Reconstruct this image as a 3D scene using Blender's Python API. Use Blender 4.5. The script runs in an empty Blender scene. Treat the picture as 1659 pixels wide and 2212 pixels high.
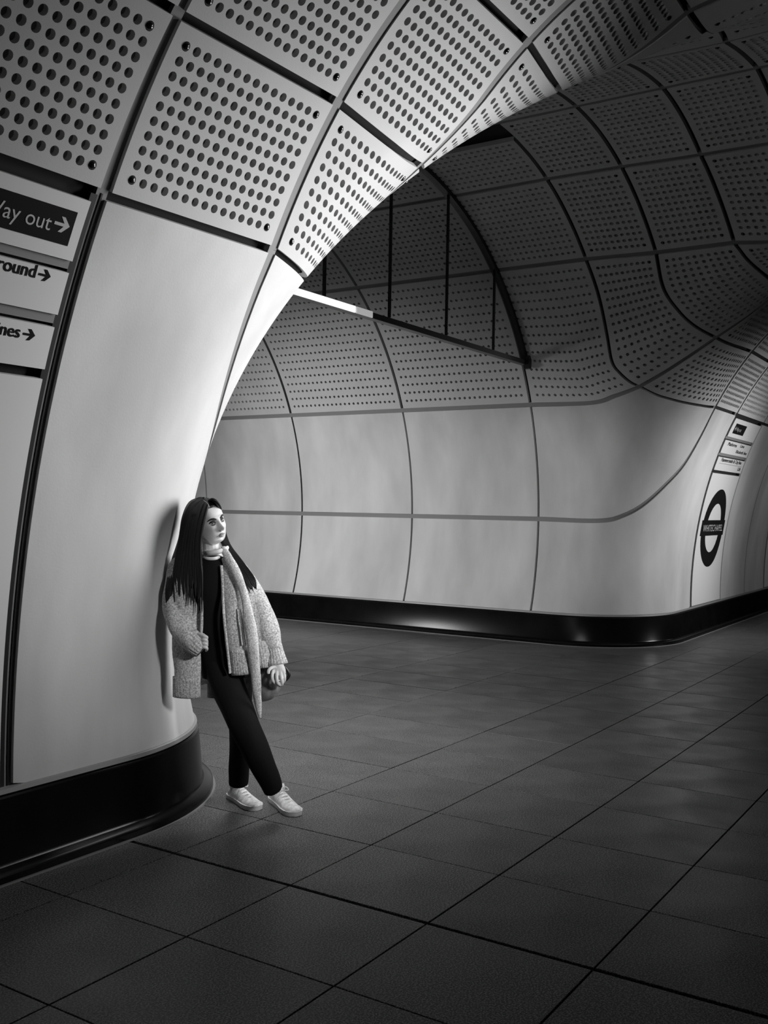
import bpy, bmesh, math, random
import numpy as np
from mathutils import Vector, Matrix
random.seed(4); rng = np.random.default_rng(4)
SC = 1.06                                  # model units -> metres
EYE = 1.5                                  # camera height in model units
scn = bpy.context.scene
COL = scn.collection

# ------------------------------------------------------------------ camera
F_PX, YAW, PITCH, ROLL = 2171.9, .57231, -.0056892, .016983
_fw = Vector((math.cos(YAW), math.sin(YAW), 0)); _rt = Vector((math.sin(YAW), -math.cos(YAW), 0)); _up = Vector((0, 0, 1))
_f2 = _fw*math.cos(PITCH) + _up*math.sin(PITCH); _u2 = -_fw*math.sin(PITCH) + _up*math.cos(PITCH)
CR = _rt*math.cos(ROLL) + _u2*math.sin(ROLL); CU = -_rt*math.sin(ROLL) + _u2*math.cos(ROLL); CF = _f2
cam = bpy.data.cameras.new('camera'); cam_o = bpy.data.objects.new('camera', cam); COL.objects.link(cam_o)
cam.sensor_fit = 'VERTICAL'; cam.sensor_height = 24.0; cam.sensor_width = 18.0
cam.lens = F_PX/2212*24.0
cam.clip_start = .05; cam.clip_end = 200
cam_o.matrix_world = Matrix(((CR.x, CU.x, -CF.x, 0), (CR.y, CU.y, -CF.y, 0), (CR.z, CU.z, -CF.z, EYE*SC), (0, 0, 0, 1)))
scn.camera = cam_o

# ------------------------------------------------------------------ world, lamps, exposure
w = bpy.data.worlds.new('world'); scn.world = w; w.use_nodes = True
w.node_tree.nodes['Background'].inputs[0].default_value = (1, 1, 1, 1)
w.node_tree.nodes['Background'].inputs[1].default_value = .001
scn.view_settings.view_transform = 'Standard'; scn.view_settings.look = 'None'
scn.view_settings.exposure = 0.0; scn.view_settings.gamma = 1.0; scn.view_settings.use_curve_mapping = False

def spot(name, loc, target, power, angle, blend=1.0, size=.25):
    l = bpy.data.lights.new(name, 'SPOT'); l.energy = power; l.spot_size = math.radians(angle); l.spot_blend = blend; l.shadow_soft_size = size
    o = bpy.data.objects.new(name, l); COL.objects.link(o); o.location = Vector(loc)*SC
    o.rotation_euler = (Vector(target)-Vector(loc)).to_track_quat('-Z', 'Y').to_euler()
    return o
def area(name, loc, target, power, sx, sy):
    l = bpy.data.lights.new(name, 'AREA'); l.energy = power; l.shape = 'RECTANGLE'; l.size = sx; l.size_y = sy
    o = bpy.data.objects.new(name, l); COL.objects.link(o); o.location = Vector(loc)*SC
    o.rotation_euler = (Vector(target)-Vector(loc)).to_track_quat('-Z', 'Y').to_euler()
    return o
spot('lamp_on_near_pier', (5.9, 1.1, 2.55), (4.4, 3.0, 2.2), 1580, 55, 1.0, 1.3)
spot('added_fill_near_vault', (6.0, 1.6, 1.9), (4.15, 2.4, 3.0), 260, 58, 1.0, .4)  # unseen fill, added to lift the perforated panels overhead
spot('added_fill_passage', (7.0, 8.2, 2.0), (10.6, 7.4, .8), 430, 122, 1.0, .4)  # no fixture here; added to light the passage wall and vault
spot('added_fill_passage_mouth', (8.2, 3.6, 1.6), (10.7, 4.7, 1.3), 70, 90, 1.0, .4)  # extra fill without a fixture, brightens the wall by the opening
spot('added_fill_corner', (12.2, .7, 1.6), (12.0, 3.4, 1.5), 310, 104, 1.0, .4)  # invented source, put in to brighten the roundel and corner
spot('added_fill_beyond_corner', (15.6, .5, 2.2), (15.2, 3.4, 1.2), 55, 120, 1.0, .4)  # further unseen light, added where the corner cone falls off
spot('added_fill_floor', (5.1, 4.0, 3.0), (5.0, 4.2, 0), 300, 94, 1.0, .5)  # invisible source added overhead to make a pool of light on the slabs
spot('added_fill_woman', (2.9, .3, 1.9), (3.93, 3.2, .80), 300, 34, 1.0, .2)  # frontal fill added for the figure; stands for no real lamp

# ------------------------------------------------------------------ materials
def mat(name, col, rough=.5, metal=0, noise=0, nscale=5, bump=0, bscale=200, stretch=None, emit=0, spec=.5, detail=4, coat=0):
    m = bpy.data.materials.new(name); m.use_nodes = True; nt = m.node_tree; b = nt.nodes['Principled BSDF']
    c = (col, col, col, 1); b.inputs['Base Color'].default_value = c
    b.inputs['Roughness'].default_value = rough; b.inputs['Metallic'].default_value = metal
    b.inputs['Specular IOR Level'].default_value = spec; b.inputs['Coat Weight'].default_value = coat
    tc = nt.nodes.new('ShaderNodeTexCoord'); src = tc.outputs['Object']
    if stretch:
        mp = nt.nodes.new('ShaderNodeMapping'); mp.inputs['Scale'].default_value = stretch
        nt.links.new(src, mp.inputs[0]); src2 = mp.outputs[0]
    else: src2 = src
    if noise:
        n = nt.nodes.new('ShaderNodeTexNoise'); n.inputs['Scale'].default_value = nscale; n.inputs['Detail'].default_value = detail
        nt.links.new(src2, n.inputs['Vector'])
        r = nt.nodes.new('ShaderNodeMapRange'); r.inputs['From Min'].default_value = .3; r.inputs['From Max'].default_value = .7
        r.inputs['To Min'].default_value = col*(1-noise); r.inputs['To Max'].default_value = min(1, col*(1+noise))
        nt.links.new(n.outputs['Fac'], r.inputs['Value']); nt.links.new(r.outputs[0], b.inputs['Base Color'])
    if bump:
        n2 = nt.nodes.new('ShaderNodeTexNoise'); n2.inputs['Scale'].default_value = bscale; n2.inputs['Detail'].default_value = 3
        nt.links.new(src, n2.inputs['Vector'])
        bp = nt.nodes.new('ShaderNodeBump'); bp.inputs['Strength'].default_value = bump; bp.inputs['Distance'].default_value = .002
        nt.links.new(n2.outputs['Fac'], bp.inputs['Height']); nt.links.new(bp.outputs[0], b.inputs['Normal'])
    if emit:
        b.inputs['Emission Color'].default_value = (1, 1, 1, 1); b.inputs['Emission Strength'].default_value = emit
    return m
M = {}
M['panel'] = mat('pale_concrete_panel', .54, .55, noise=.17, nscale=2.2, bump=.15, bscale=90, stretch=(1, 1, .35), detail=6)
M['panel_perf'] = mat('pale_perforated_panel', .50, .55, noise=.05, nscale=2.5, bump=.15, bscale=120)
M['hole'] = mat('grey_hole_backing', .15, .8)
M['shell'] = mat('black_void_backing', .008, .9)
M['gasket'] = mat('grey_joint_strip', .19, .6)
M['black'] = mat('black_metal', .01, .35)
M['bolt'] = mat('black_gloss_bolt', .015, .12, spec=.8)
M['skirting'] = mat('black_gloss_skirting', .005, .20, noise=.3, nscale=4, bump=.05, bscale=40, spec=.14)
M['lip'] = mat('grey_metal_lip', .32, .4, metal=.3)
M['sign_white'] = mat('white_sign_enamel', .72, .35)
M['ink'] = mat('black_sign_ink', .006, .7, spec=.1)
M['ink_white'] = mat('pale_sign_lettering', .45, .5)
M['bar'] = mat('grey_bar', .10, .4, metal=.5)

# ------------------------------------------------------------------ object helpers
def link(name, me, parent=None, mats=(), smooth=None, kind=None):
    for m_ in mats: me.materials.append(m_)
    o = bpy.data.objects.new(name, me); COL.objects.link(o)
    if parent: o.parent = parent
    if smooth is not None:
        me.polygons.foreach_set('use_smooth', [True]*len(me.polygons)); me.set_sharp_from_angle(angle=math.radians(smooth))
    if kind: o['kind'] = kind
    return o
def pyd(name, V, Fc, parent=None, mats=(), smooth=None, mi=None, kind=None, scale=1.0):
    me = bpy.data.meshes.new(name); V = np.asarray(V, float)*scale
    me.from_pydata(V.tolist(), [], Fc)
    if mi is not None: me.polygons.foreach_set('material_index', mi)
    me.update()
    return link(name, me, parent, mats, smooth, kind)
def empty(name, loc=(0, 0, 0), label=None, cat=None, group=None, kind=None):
    o = bpy.data.objects.new(name, None); COL.objects.link(o); o.location = loc; o.empty_display_size = .1
    if label: o['label'] = label
    if cat: o['category'] = cat
    if group: o['group'] = group
    if kind: o['kind'] = kind
    return o
def tag(o, label, cat, group=None):
    o['label'] = label; o['category'] = cat
    if group: o['group'] = group
    return o

# ------------------------------------------------------------------ the tunnel surface: two vaults with a filleted junction
yM, zM, RM, AZ = .99676, .46404, 2.44067, 3.59578
XC, zP, RP = 7.36997, 1.37338, 3.25775
R0_, R1_, R2_ = 1.01772, -.003336, -.093196
def Phi(P):
    yy = P[..., 1]-yM; zz = P[..., 2]-zM
    q = np.sqrt((yy/RM)**2+(zz/AZ)**2)+1e-9; g = np.sqrt((yy/RM**2)**2+(zz/AZ**2)**2)/q
    a = np.clip((q-1)/g, -3, 8)
    b = np.hypot(P[..., 0]-XC, P[..., 2]-zP)-RP
    z_ = np.clip(P[..., 2]-1, 0, 4); r = np.clip(R0_+R1_*z_+R2_*z_*z_, .2, 4)
    u = np.maximum(r-a, 0); v = np.maximum(r-b, 0)
    return np.maximum(r, np.minimum(a, b))-np.hypot(u, v)
def grad(P, h=1e-4):
    G = np.empty_like(P)
    for i in range(3):
        d = np.zeros(3); d[i] = h
        G[..., i] = (Phi(P+d)-Phi(P-d))/(2*h)
    return G
def snap(P, level=0., n=6, hor=False):
    P = np.array(P, float)
    for _ in range(n):
        G = grad(P)
        if hor: G[..., 2] = 0
        P = P-((Phi(P)-level)/np.maximum((G**2).sum(-1), 1e-6))[..., None]*G
    return P
def ray_dir(px, py):
    d = CF + CR*((px-829.5)/F_PX) + CU*(-(py-1106)/F_PX); return np.array(d)
def cast(px, py):
    d = ray_dir(px, py); d /= np.linalg.norm(d); t = np.linspace(.5, 25, 800)
    Fv = Phi(d*t[:, None]+[0, 0, EYE]); k = int(np.argmax(Fv > 0)); lo, hi = t[k-1], t[k]
    for _ in range(25):
        m = (lo+hi)/2
        if Phi(d*m+[0, 0, EYE]) > 0: hi = m
        else: lo = m
    return d*hi+[0, 0, EYE]

def resample(pts, n):
    pts = np.asarray(pts, float)
    if len(pts) > 2:                                     # Catmull-Rom through the points
        Q = np.vstack([2*pts[0]-pts[1], pts, 2*pts[-1]-pts[-2]]); out = []
        for i in range(1, len(Q)-2):
            t = np.linspace(0, 1, 12, endpoint=False)[:, None]
            a, b, c, d = Q[i-1], Q[i], Q[i+1], Q[i+2]
            out.append(.5*((2*b)+(-a+c)*t+(2*a-5*b+4*c-d)*t*t+(-a+3*b-3*c+d)*t**3))
        pts = np.vstack(out+[pts[-1:]])
    s = np.r_[0, np.cumsum(np.linalg.norm(np.diff(pts, axis=0), axis=1))]
    t = np.linspace(0, s[-1], n)
    return np.stack([np.interp(t, s, pts[:, i]) for i in range(3)], 1)

# seam network. s: rings of the cross passage that turn into the long joints of the main tunnel; t: the other family
def barrel(Y, z=None, dx=None):                          # point on the passage vault, m = +1
    if dx is None: dx = math.sqrt(max(RP**2-(z-zP)**2, 0))
    else: z = zP+math.sqrt(RP**2-dx**2)
    return (dx, Y, z)
ZF = .335
TZ = {0: dict(z=ZF), 1: dict(z=1.385), 2: dict(z=2.665), 3: dict(dx=1.985), 4: dict(dx=1.03), 5: dict(dx=0.)}
SY = {-5: 13.2, -4: 11.54, -3: 9.84, -2: 8.139, -1: 6.434, 0: 4.745}
NODE = {}
for s, Y in SY.items():
    for t in range(6): NODE[s, t] = barrel(Y, **TZ[t])
NODE.update({(1, 0): (4.80, 2.935, 2.65), (1, 1): (3.86, 2.937, 2.65), (1, 2): (2.947, 3.481, 2.80), (1, 3): (1.985, 3.72, 3.956), (1, 4): (1.02, 3.72, 4.47), (1, 5): (0, 3.72, 4.631),
 (2, 0): (4.80, 2.56, 3.23), (2, 1): (3.85, 2.56, 3.23), (2, 2): (2.91, 2.69, 3.245), (2, 3): (2.005, 3.03, 3.94), (2, 4): (1.03, 3.03, 4.464), (2, 5): (0, 3.03, 4.631),
 (3, 0): (4.80, 2.05, 3.707), (3, 1): (3.86, 2.05, 3.707), (3, 2): (2.97, 2.07, 3.69), (3, 3): (2.01, 2.31, 3.95), (3, 4): (1.05, 2.36, 4.45), (3, 5): (0, 2.35, 4.63),
 (4, 0): (4.80, 1.47, 3.985), (4, 1): (3.88, 1.47, 3.985), (4, 2): (3.05, 1.47, 3.985), (4, 3): (2.2, 1.55, 4.0), (4, 4): (1.06, 1.70, 4.45), (4, 5): (0, 1.68, 4.63),
 (5, 0): (4.80, .85, 4.06), (5, 1): (3.9, .85, 4.06), (5, 2): (3.1, .85, 4.06), (5, 3): (2.3, .9, 4.0), (5, 4): (1.1, .98, 4.4), (5, 5): (0, 1.0, 4.63),
 (6, 0): (4.80, .22, 4.0), (6, 1): (3.9, .22, 4.0), (6, 2): (3.1, .22, 4.0), (6, 3): (2.3, .24, 3.95), (6, 4): (1.1, .3, 4.4), (6, 5): (0, .32, 4.63)})
NEAR = dict(NODE)
NEAR.update({(1, 1): (3.79, 2.93, 2.66), (2, 1): (3.83, 2.55, 3.24), (3, 1): (3.86, 2.045, 3.71), (4, 1): (3.89, 1.47, 3.99),
 (1, 0): (4.775, 2.937, 2.645), (2, 0): (4.79, 2.56, 3.225), (3, 0): (4.79, 2.05, 3.705), (4, 0): (4.79, 1.47, 3.99), (5, 0): (4.79, .85, 4.06), (6, 0): (4.79, .22, 4.0),
 (2, 2): (2.93, 2.66, 3.242), (3, 2): (2.998, 2.047, 3.71), (4, 2): (3.05, 1.47, 3.99),
 (3, 3): (2.08, 2.22, 3.88), (4, 3): (2.345, 1.48, 3.988), (2, 4): (.85, 3.03, 4.52), (3, 4): (.72, 2.38, 4.555), (4, 4): (.655, 1.73, 4.565), (5, 4): (.73, 1.05, 4.54)})
VIA = {('s', 1, 3): [(2.305, 3.711, 3.676), (2.616, 3.727, 3.314), (2.79, 3.731, 3.055), (2.858, 3.663, 2.937), (2.908, 3.568, 2.846)],
 ('s', 1, 2): [(3.059, 3.343, 2.72), (3.196, 3.202, 2.673), (3.5, 3.03, 2.65)],
 ('s', 2, 3): [(2.25, 3.054, 3.729), (2.387, 3.026, 3.591), (2.522, 2.931, 3.438), (2.665, 2.834, 3.334)],
 ('s', 2, 2): [(3.3, 2.59, 3.215)], ('s', 3, 3): [(2.154, 2.238, 3.826), (2.509, 2.12, 3.707)],
 ('t', 0, 1): [(3.30, 4.011, 1.378), (3.41, 3.807, 1.435), (3.542, 3.615, 1.567), (3.69, 3.407, 1.803), (3.817, 3.243, 2.038), (3.868, 3.085, 2.346)],
 ('t', 0, 2): [(2.993, 4.027, 2.659), (2.967, 3.753, 2.719)], ('t', 1, 2): [(2.93, 3.166, 2.961)]}
VIAN = dict(VIA)
VIAN['t', 0, 1] = [(3.30, 4.011, 1.378), (3.40, 3.807, 1.46), (3.50, 3.62, 1.62), (3.65, 3.40, 1.885), (3.72, 3.27, 2.065), (3.767, 3.149, 2.265), (3.79, 3.027, 2.476)]
VIAN['s', 3, 4] = [(1.4, 2.33, 4.25)]; VIAN['s', 4, 4] = [(2.03, 1.475, 4.03), (1.3, 1.56, 4.27)]
def zline(z, pts):                                       # points on the surface at one height
    P = np.array([(x, y, z) for x, y in pts], float); return P
def side_nodes(m): return NODE if m > 0 else NEAR
def w3(p, m): p = np.array(p, float); return np.stack([XC+m*p[..., 0], p[..., 1], p[..., 2]], -1)
def edge(m, fam, s, t, n):
    """fam 's': along ring s from t to t-1 (towards the floor); fam 't': along t-line from s to s+1"""
    N = side_nodes(m); V = VIA if m > 0 else VIAN
    if fam == 's': a, b = N[s, t], N[s, t-1]
    else: a, b = N[s, t], N[s+1, t]
    via = V.get((fam, s, t), [])
    if fam == 't' and s == 0 and t == 0:                 # along the skirting, round the foot of the corner, then up the first plain ring
        x0 = N[1, 0][0]
        foot = [a, (3.09, 4.4, ZF), (3.12, 4.15, ZF), (3.22, 3.9, ZF), (3.38, 3.70, ZF), (3.6, 3.53, ZF), (3.85, 3.45, ZF), (4.15, 3.437, ZF), (4.45, 3.437, ZF), (x0, 3.437, ZF)]
        P = snap(w3(resample(foot, 80), m), hor=True)
        Q = snap(w3(np.linspace((x0, 3.437, ZF), b, 60), m), hor=True)
        k = int(n*.52); i0 = resample_lin(P, k+1); i1 = resample_lin(Q, n-k)
        return np.vstack([i0, i1[1:]])
    P = w3(resample([a]+via+[b], n), m)
    if not via and s <= 0 and fam == 's': P = w3([barrel(N[s, t][1], z=zz) if t <= 2 else barrel(N[s, t][1], dx=dd) for zz, dd in zip(np.linspace(a[2], b[2], n), np.linspace(a[0], b[0], n))], m)
    P = snap(P)
    return resample_lin(P, n)
def resample_lin(P, n):
    s = np.r_[0, np.cumsum(np.linalg.norm(np.diff(P, axis=0), axis=1))]; t = np.linspace(0, s[-1], n)
    return np.stack([np.interp(t, s, P[:, i]) for i in range(3)], 1)

class Patch:
    """Coons patch from four edge curves, laid on the tunnel surface. u along s, v along t."""
    def __init__(self, c0, c1, d0, d1):                  # c0: v=0 (u 0..1), c1: v=1, d0: u=0 (v 0..1), d1: u=1
        self.c0, self.c1, self.d0, self.d1 = c0, c1, d0, d1
    def raw(self, u, v):
        def at(c, x):
            k = np.clip(x, 0, 1)*(len(c)-1); i = np.minimum(k.astype(int), len(c)-2); f = (k-i)[..., None]
            e = (x-np.clip(x, 0, 1))[..., None]*(len(c)-1)
            return c[i]*(1-f)+c[i+1]*f + (c[i+1]-c[i])*e
        U, V_ = u[..., None], v[..., None]
        return ((1-V_)*at(self.c0, u)+V_*at(self.c1, u)+(1-U)*at(self.d0, v)+U*at(self.d1, v)
                -((1-U)*(1-V_)*self.c0[0]+U*(1-V_)*self.c0[-1]+(1-U)*V_*self.c1[0]+U*V_*self.c1[-1]))
    def __call__(self, u, v, level=0.): return snap(self.raw(np.asarray(u, float), np.asarray(v, float)), level)
    def lens(self, u, v):
        h = .01
        a = self.raw(np.clip(u-h, 0, 1), v); b = self.raw(np.clip(u+h, 0, 1), v); du = np.linalg.norm(b-a, axis=-1)/(np.clip(u+h, 0, 1)-np.clip(u-h, 0, 1))
        a = self.raw(u, np.clip(v-h, 0, 1)); b = self.raw(u, np.clip(v+h, 0, 1)); dv = np.linalg.norm(b-a, axis=-1)/(np.clip(v+h, 0, 1)-np.clip(v-h, 0, 1))
        return np.maximum(du, .02), np.maximum(dv, .02)
def cell(m, s, t):                                       # between rings s, s+1 and lines t, t-1  (v=0 at t, v=1 at t-1)
    n = 60
    return Patch(edge(m, 't', s, t, n), edge(m, 't', s, t-1, n), edge(m, 's', s, t, n), edge(m, 's', s+1, t, n))
def line_on(a, b, n=40): return snap(np.linspace(a, b, n), hor=False)
def plain(x0, x1, y_a, z_a, y_b, z_b):                   # main tunnel bay between x0 and x1, from (y_a,z_a) down to (y_b,z_b)
    n = 40
    return Patch(line_on((x0, y_a, z_a), (x1, y_a, z_a)), line_on((x0, y_b, z_b), (x1, y_b, z_b)),
                 line_on((x0, y_a, z_a), (x0, y_b, z_b)), line_on((x1, y_a, z_a), (x1, y_b, z_b)))

GT, GS = .052, .036                                      # joint widths: along t-lines, along s-lines
def inset(patch, u, v, gu0, gu1, gv0, gv1):
    """map panel coordinates (0..1) into the patch leaving a joint of given widths at the four sides"""
    du, dv = patch.lens(np.clip(u, 0, 1), np.clip(v, 0, 1))
    du = np.maximum(du, .15); dv = np.maximum(dv, .15)
    a = gu0/2/du; b = gu1/2/du; c = gv0/2/dv; d = gv1/2/dv
    return a+u*(1-a-b), c+v*(1-c-d)

def panel(patch, parent, name, material, nu=16, nv=16, gaps=(GS, GS, GT, GT), flip=False, level=0., depth=.04, lim=None):
    u, v = np.meshgrid(np.linspace(0, 1, nu+1), np.linspace(0, 1, nv+1), indexing='ij')
    if lim: u, v = lim(u, v)
    uu, vv = inset(patch, u, v, *gaps)
    P = patch(uu, vv, level); V = P.reshape(-1, 3); idx = np.arange(len(V)).reshape(nu+1, nv+1)
    per = np.r_[idx[:, 0], idx[-1, 1:], idx[-2::-1, -1], idx[0, -2:0:-1]]
    back = snap(V[per], level+depth); k0 = len(V)
    bev = V[per]                                          # small rounded arris
    Fc = [(int(idx[i, j]), int(idx[i+1, j]), int(idx[i+1, j+1]), int(idx[i, j+1])) for i in range(nu) for j in range(nv)]
    n = len(per)
    for i in range(n):
        j = (i+1) % n; Fc.append((int(per[j]), int(per[i]), k0+i, k0+j))
    if flip: Fc = [f[::-1] for f in Fc]
    return pyd(name, np.vstack([V, back]), Fc, parent, (material,), smooth=40, scale=SC)

def perforated(patch, parent, nu, nv, gaps=(GS, GS, GT, GT), seg=2, rad=.0175, depth=.028, flip=False, bolts=False, lim=None, margin=.042):
    """panel with nu x nv real blind holes; seg = subdivisions per cell side (4*seg-gon holes)"""
    # margins
    mid = np.array([.5]); du, dv = patch.lens(mid, mid); mu, mv = margin/du[0], margin/dv[0]
    gu = np.r_[0, np.linspace(mu, 1-mu, nu*seg+1), 1]; gv = np.r_[0, np.linspace(mv, 1-mv, nv*seg+1), 1]
    U, V_ = np.meshgrid(gu, gv, indexing='ij'); A, B = U.shape
    # hole rings
    cu = mu+(np.arange(nu)+.5)/nu*(1-2*mu); cv = mv+(np.arange(nv)+.5)/nv*(1-2*mv)
    CU_, CV_ = np.meshgrid(cu, cv, indexing='ij'); N = 4*seg
    # perimeter order: parameter offsets in square
    sq = []
    for k in range(seg): sq.append((-.5+k/seg, -.5))
    for k in range(seg): sq.append((.5, -.5+k/seg))
    for k in range(seg): sq.append((.5-k/seg, .5))
    for k in range(seg): sq.append((-.5, .5-k/seg))
    sq = np.array(sq); ang = np.arctan2(sq[:, 1], sq[:, 0])
    f0 = lambda u, v: (inset(patch, *(lim(u, v) if lim else (u, v)), *gaps))
    c_u, c_v = f0(CU_, CV_); lu, lv = patch.lens(c_u, c_v)
    cell_u = (1-2*mu)/nu; cell_v = (1-2*mv)/nv
    ru = np.minimum(rad/lu, .40*cell_u); rv = np.minimum(rad/lv, .40*cell_v)
    HU = c_u[..., None]+ru[..., None]*np.cos(ang); HV = c_v[..., None]+rv[..., None]*np.sin(ang)
    gridP = patch(*f0(U, V_)); hole = patch(HU, HV); holeb = snap(hole, depth, 3)
    gV = gridP.reshape(-1, 3); nh = nu*nv
    V = [gV, hole.reshape(-1, 3), holeb.reshape(-1, 3)]
    o1 = len(gV); o2 = o1+nh*N
    gi = lambda i, j: (i*B+j)
    Fc = []; mi = []
    rowoff = np.array([(int(round((a+.5)*seg)), int(round((b+.5)*seg))) for a, b in sq])
    for i in range(nu):
        for j in range(nv):
            base = (1+i*seg, 1+j*seg); h = (i*nv+j)*N
            out = [(base[0]+a)*B+base[1]+b for a, b in rowoff]
            for k in range(N):
                k2 = (k+1) % N
                Fc.append((int(out[k]), int(out[k2]), o1+h+k2, o1+h+k)); mi.append(0)
                Fc.append((o1+h+k, o1+h+k2, o2+h+k2, o2+h+k)); mi.append(0)
            Fc.append(tuple(o2+h+k for k in range(N))); mi.append(1)
    for i in list(range(A-1)):
        for j in list(range(B-1)):
            if i in (0, A-2) or j in (0, B-2):
                Fc.append((gi(i, j), gi(i+1, j), gi(i+1, j+1), gi(i, j+1))); mi.append(0)
    idx = np.arange(A*B).reshape(A, B)
    per = np.r_[idx[:, 0], idx[-1, 1:], idx[-2::-1, -1], idx[0, -2:0:-1]]
    back = snap(gV[per], .04); k0 = o2+nh*N; n = len(per); V.append(back)
    for i in range(n):
        j = (i+1) % n; Fc.append((int(per[j]), int(per[i]), k0+i, k0+j)); mi.append(0)
    if flip: Fc = [f[::-1] for f in Fc]
    V = np.vstack(V); used = np.unique(np.concatenate([np.array(f) for f in Fc])); remap = -np.ones(len(V), int); remap[used] = np.arange(len(used))
    Fc = [tuple(int(remap[a]) for a in f) for f in Fc]
    o = pyd('perforated_panel', V[used], Fc, parent, (M['panel_perf'], M['hole']), smooth=35, mi=mi, scale=SC)
    if bolts:
        for i, j in ((0, 0), (nu-1, 0), (0, nv-1), (nu-1, nv-1)):
            c = hole[i, j].mean(0); g = grad(c[None])[0]; g /= np.linalg.norm(g)
            bolt(c+g*.004, g, rad*.93, o)
    return o
BOLT = None
def bolt(c, g, r, parent):
    global BOLT
    if BOLT is None:
        bm = bmesh.new(); bmesh.ops.create_uvsphere(bm, u_segments=14, v_segments=8, radius=1)
        BOLT = bpy.data.meshes.new('bolt'); bm.to_mesh(BOLT); bm.free(); BOLT.materials.append(M['bolt']); BOLT.polygons.foreach_set('use_smooth', [True]*len(BOLT.polygons))
    o = bpy.data.objects.new('bolt', BOLT); COL.objects.link(o); o.parent = parent
    o.location = Vector(c)*SC; o.rotation_euler = Vector(g).to_track_quat('Z', 'Y').to_euler(); o.scale = (r*SC, r*SC, r*SC*.75)
    return o

def strip(curve, parent, width, level, material, name='joint_strip', n=None):
    """a ribbon lying in a joint"""
    c = resample_lin(curve, n or max(8, int(len(curve)*.7))); T = np.gradient(c, axis=0); T /= np.linalg.norm(T, axis=1)[:, None]
    G = grad(c); G /= np.linalg.norm(G, axis=1)[:, None]; B = np.cross(T, G)
    L = snap(c-B*width/2, level); R = snap(c+B*width/2, level)
    Lb = snap(c-B*width/2, level+.02); Rb = snap(c+B*width/2, level+.02)
    V = np.vstack([L, R, Lb, Rb]); k = len(c); Fc = []
    for i in range(k-1):
        Fc += [(i, i+1, k+i+1, k+i), (2*k+i, 2*k+i+1, i+1, i), (k+i, k+i+1, 3*k+i+1, 3*k+i)]
    return pyd(name, V, Fc, parent, (material,), smooth=40, scale=SC)

# backing shells (the structure that carries the panels)
def shell(name, patches, parent=None):
    V = []; Fc = []; k = 0
    for p in patches:
        n = 14; u, v = np.meshgrid(np.linspace(-.01, 1.01, n+1), np.linspace(-.01, 1.01, n+1), indexing='ij')
        P = p(u, v, .05).reshape(-1, 3); idx = np.arange(len(P)).reshape(n+1, n+1)+k; V.append(P); k += len(P)
        Fc += [(int(idx[i, j]), int(idx[i+1, j]), int(idx[i+1, j+1]), int(idx[i, j+1])) for i in range(n) for j in range(n)]
    o = pyd(name, np.vstack(V), Fc, parent, (M['shell'],), kind='structure', scale=SC)
    return o

cells = {}
for m in (-1, 1):
    for s in range(-4, 6):
        for t in range(1, 6): cells[m, s, t] = cell(m, s, t)
NX = {-1: [XC-4.78, XC-6.15, XC-7.5, XC-8.9], 1: [XC+4.80, XC+6.2, XC+7.5, XC+8.72, XC+10.1, XC+11.5, XC+12.9, XC+14.3]}
KY = [(2.937, 2.648), (2.56, 3.228), (2.05, 3.706), (1.47, 3.988), (.85, 4.058), (.22, 4.0)]
bays = {}
for m in (-1, 1):
    xs = NX[m]
    for i in range(len(xs)-1):
        for k in range(6):
            if k == 0: bays[m, i, 0] = plain(xs[i], xs[i+1], KY[0][0], KY[0][1], 3.437, ZF)
            else: bays[m, i, k] = plain(xs[i], xs[i+1], KY[k][0], KY[k][1], KY[k-1][0], KY[k-1][1])

ceiling = shell('ceiling', [c for (m, s, t), c in cells.items() if not (t <= 2 and s <= -1) and not (t <= 2 and s == 0) and True] + [b for (m, i, k), b in bays.items() if k > 0])
wall_left = shell('wall_left', [cells[-1, s, t] for s in range(-4, 1) for t in (1, 2)] + [bays[-1, i, 0] for i in range(len(NX[-1])-1)])
wall_back = shell('wall_back', [cells[1, s, t] for s in range(-4, 0) for t in (1, 2)])
wall_right = shell('wall_right', [cells[1, 0, t] for t in (1, 2)] + [bays[1, i, 0] for i in range(len(NX[1])-1)])

# panels of the junction and the passage
for (m, s, t), c in cells.items():
    fl = (m > 0)
    if s <= 0 and t <= 2:
        par = wall_left if m < 0 else (wall_back if s < 0 else wall_right)
        big = (s == 0)
        g = (GS*.7, GS*.7, GT, .02 if t == 1 else GT)
        if s == 0 and t == 1: g = (GS*.7, GS, GT, GT*.6)
        if t == 1 and s == 0: panel(c, par, 'wall_panel', M['panel'], 70, 30, g, flip=fl)
        else: panel(c, par, 'wall_panel', M['panel'], 30 if big else 14, 30 if big else 18, g, flip=fl)
    else:
        nu = 24 if s < 0 else (15 if s == 0 else 10)
        nv = {1: 15, 2: 14, 3: 15, 4: 13, 5: 12}[t]
        near = (m < 0 and s >= 1) ; seg = 4 if near and t <= 3 else (3 if s >= 1 else 2)
        lim = None
        if s == 0 and t == 5 and m > 0: lim = lambda u, v: (u, .34+v*.66); nv = 8
        perforated(c, ceiling, nu, nv, (GS, GS, GT, GT), seg=seg, rad=.0185 if s >= 1 else .0165, flip=fl, bolts=(s >= 1 and (m < 0 or t >= 2)) , lim=lim)
for (m, i, k), b in bays.items():
    fl = (m > 0)
    if k == 0:
        if (m, i) in ((-1, 0), (1, 0), (1, 3)): continue   # sign bays
        panel(b, wall_left if m < 0 else wall_right, 'wall_panel', M['panel'], 10, 30, (.02, .02, GS, GT*.6), flip=fl)
    else:
        perforated(b, ceiling, 22 if m < 0 else 20, 10, (GT, GT, GS, GS), seg=4 if (m < 0 and k <= 3) else 2, rad=.0185, flip=fl, bolts=(m < 0 and i == 0))
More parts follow.
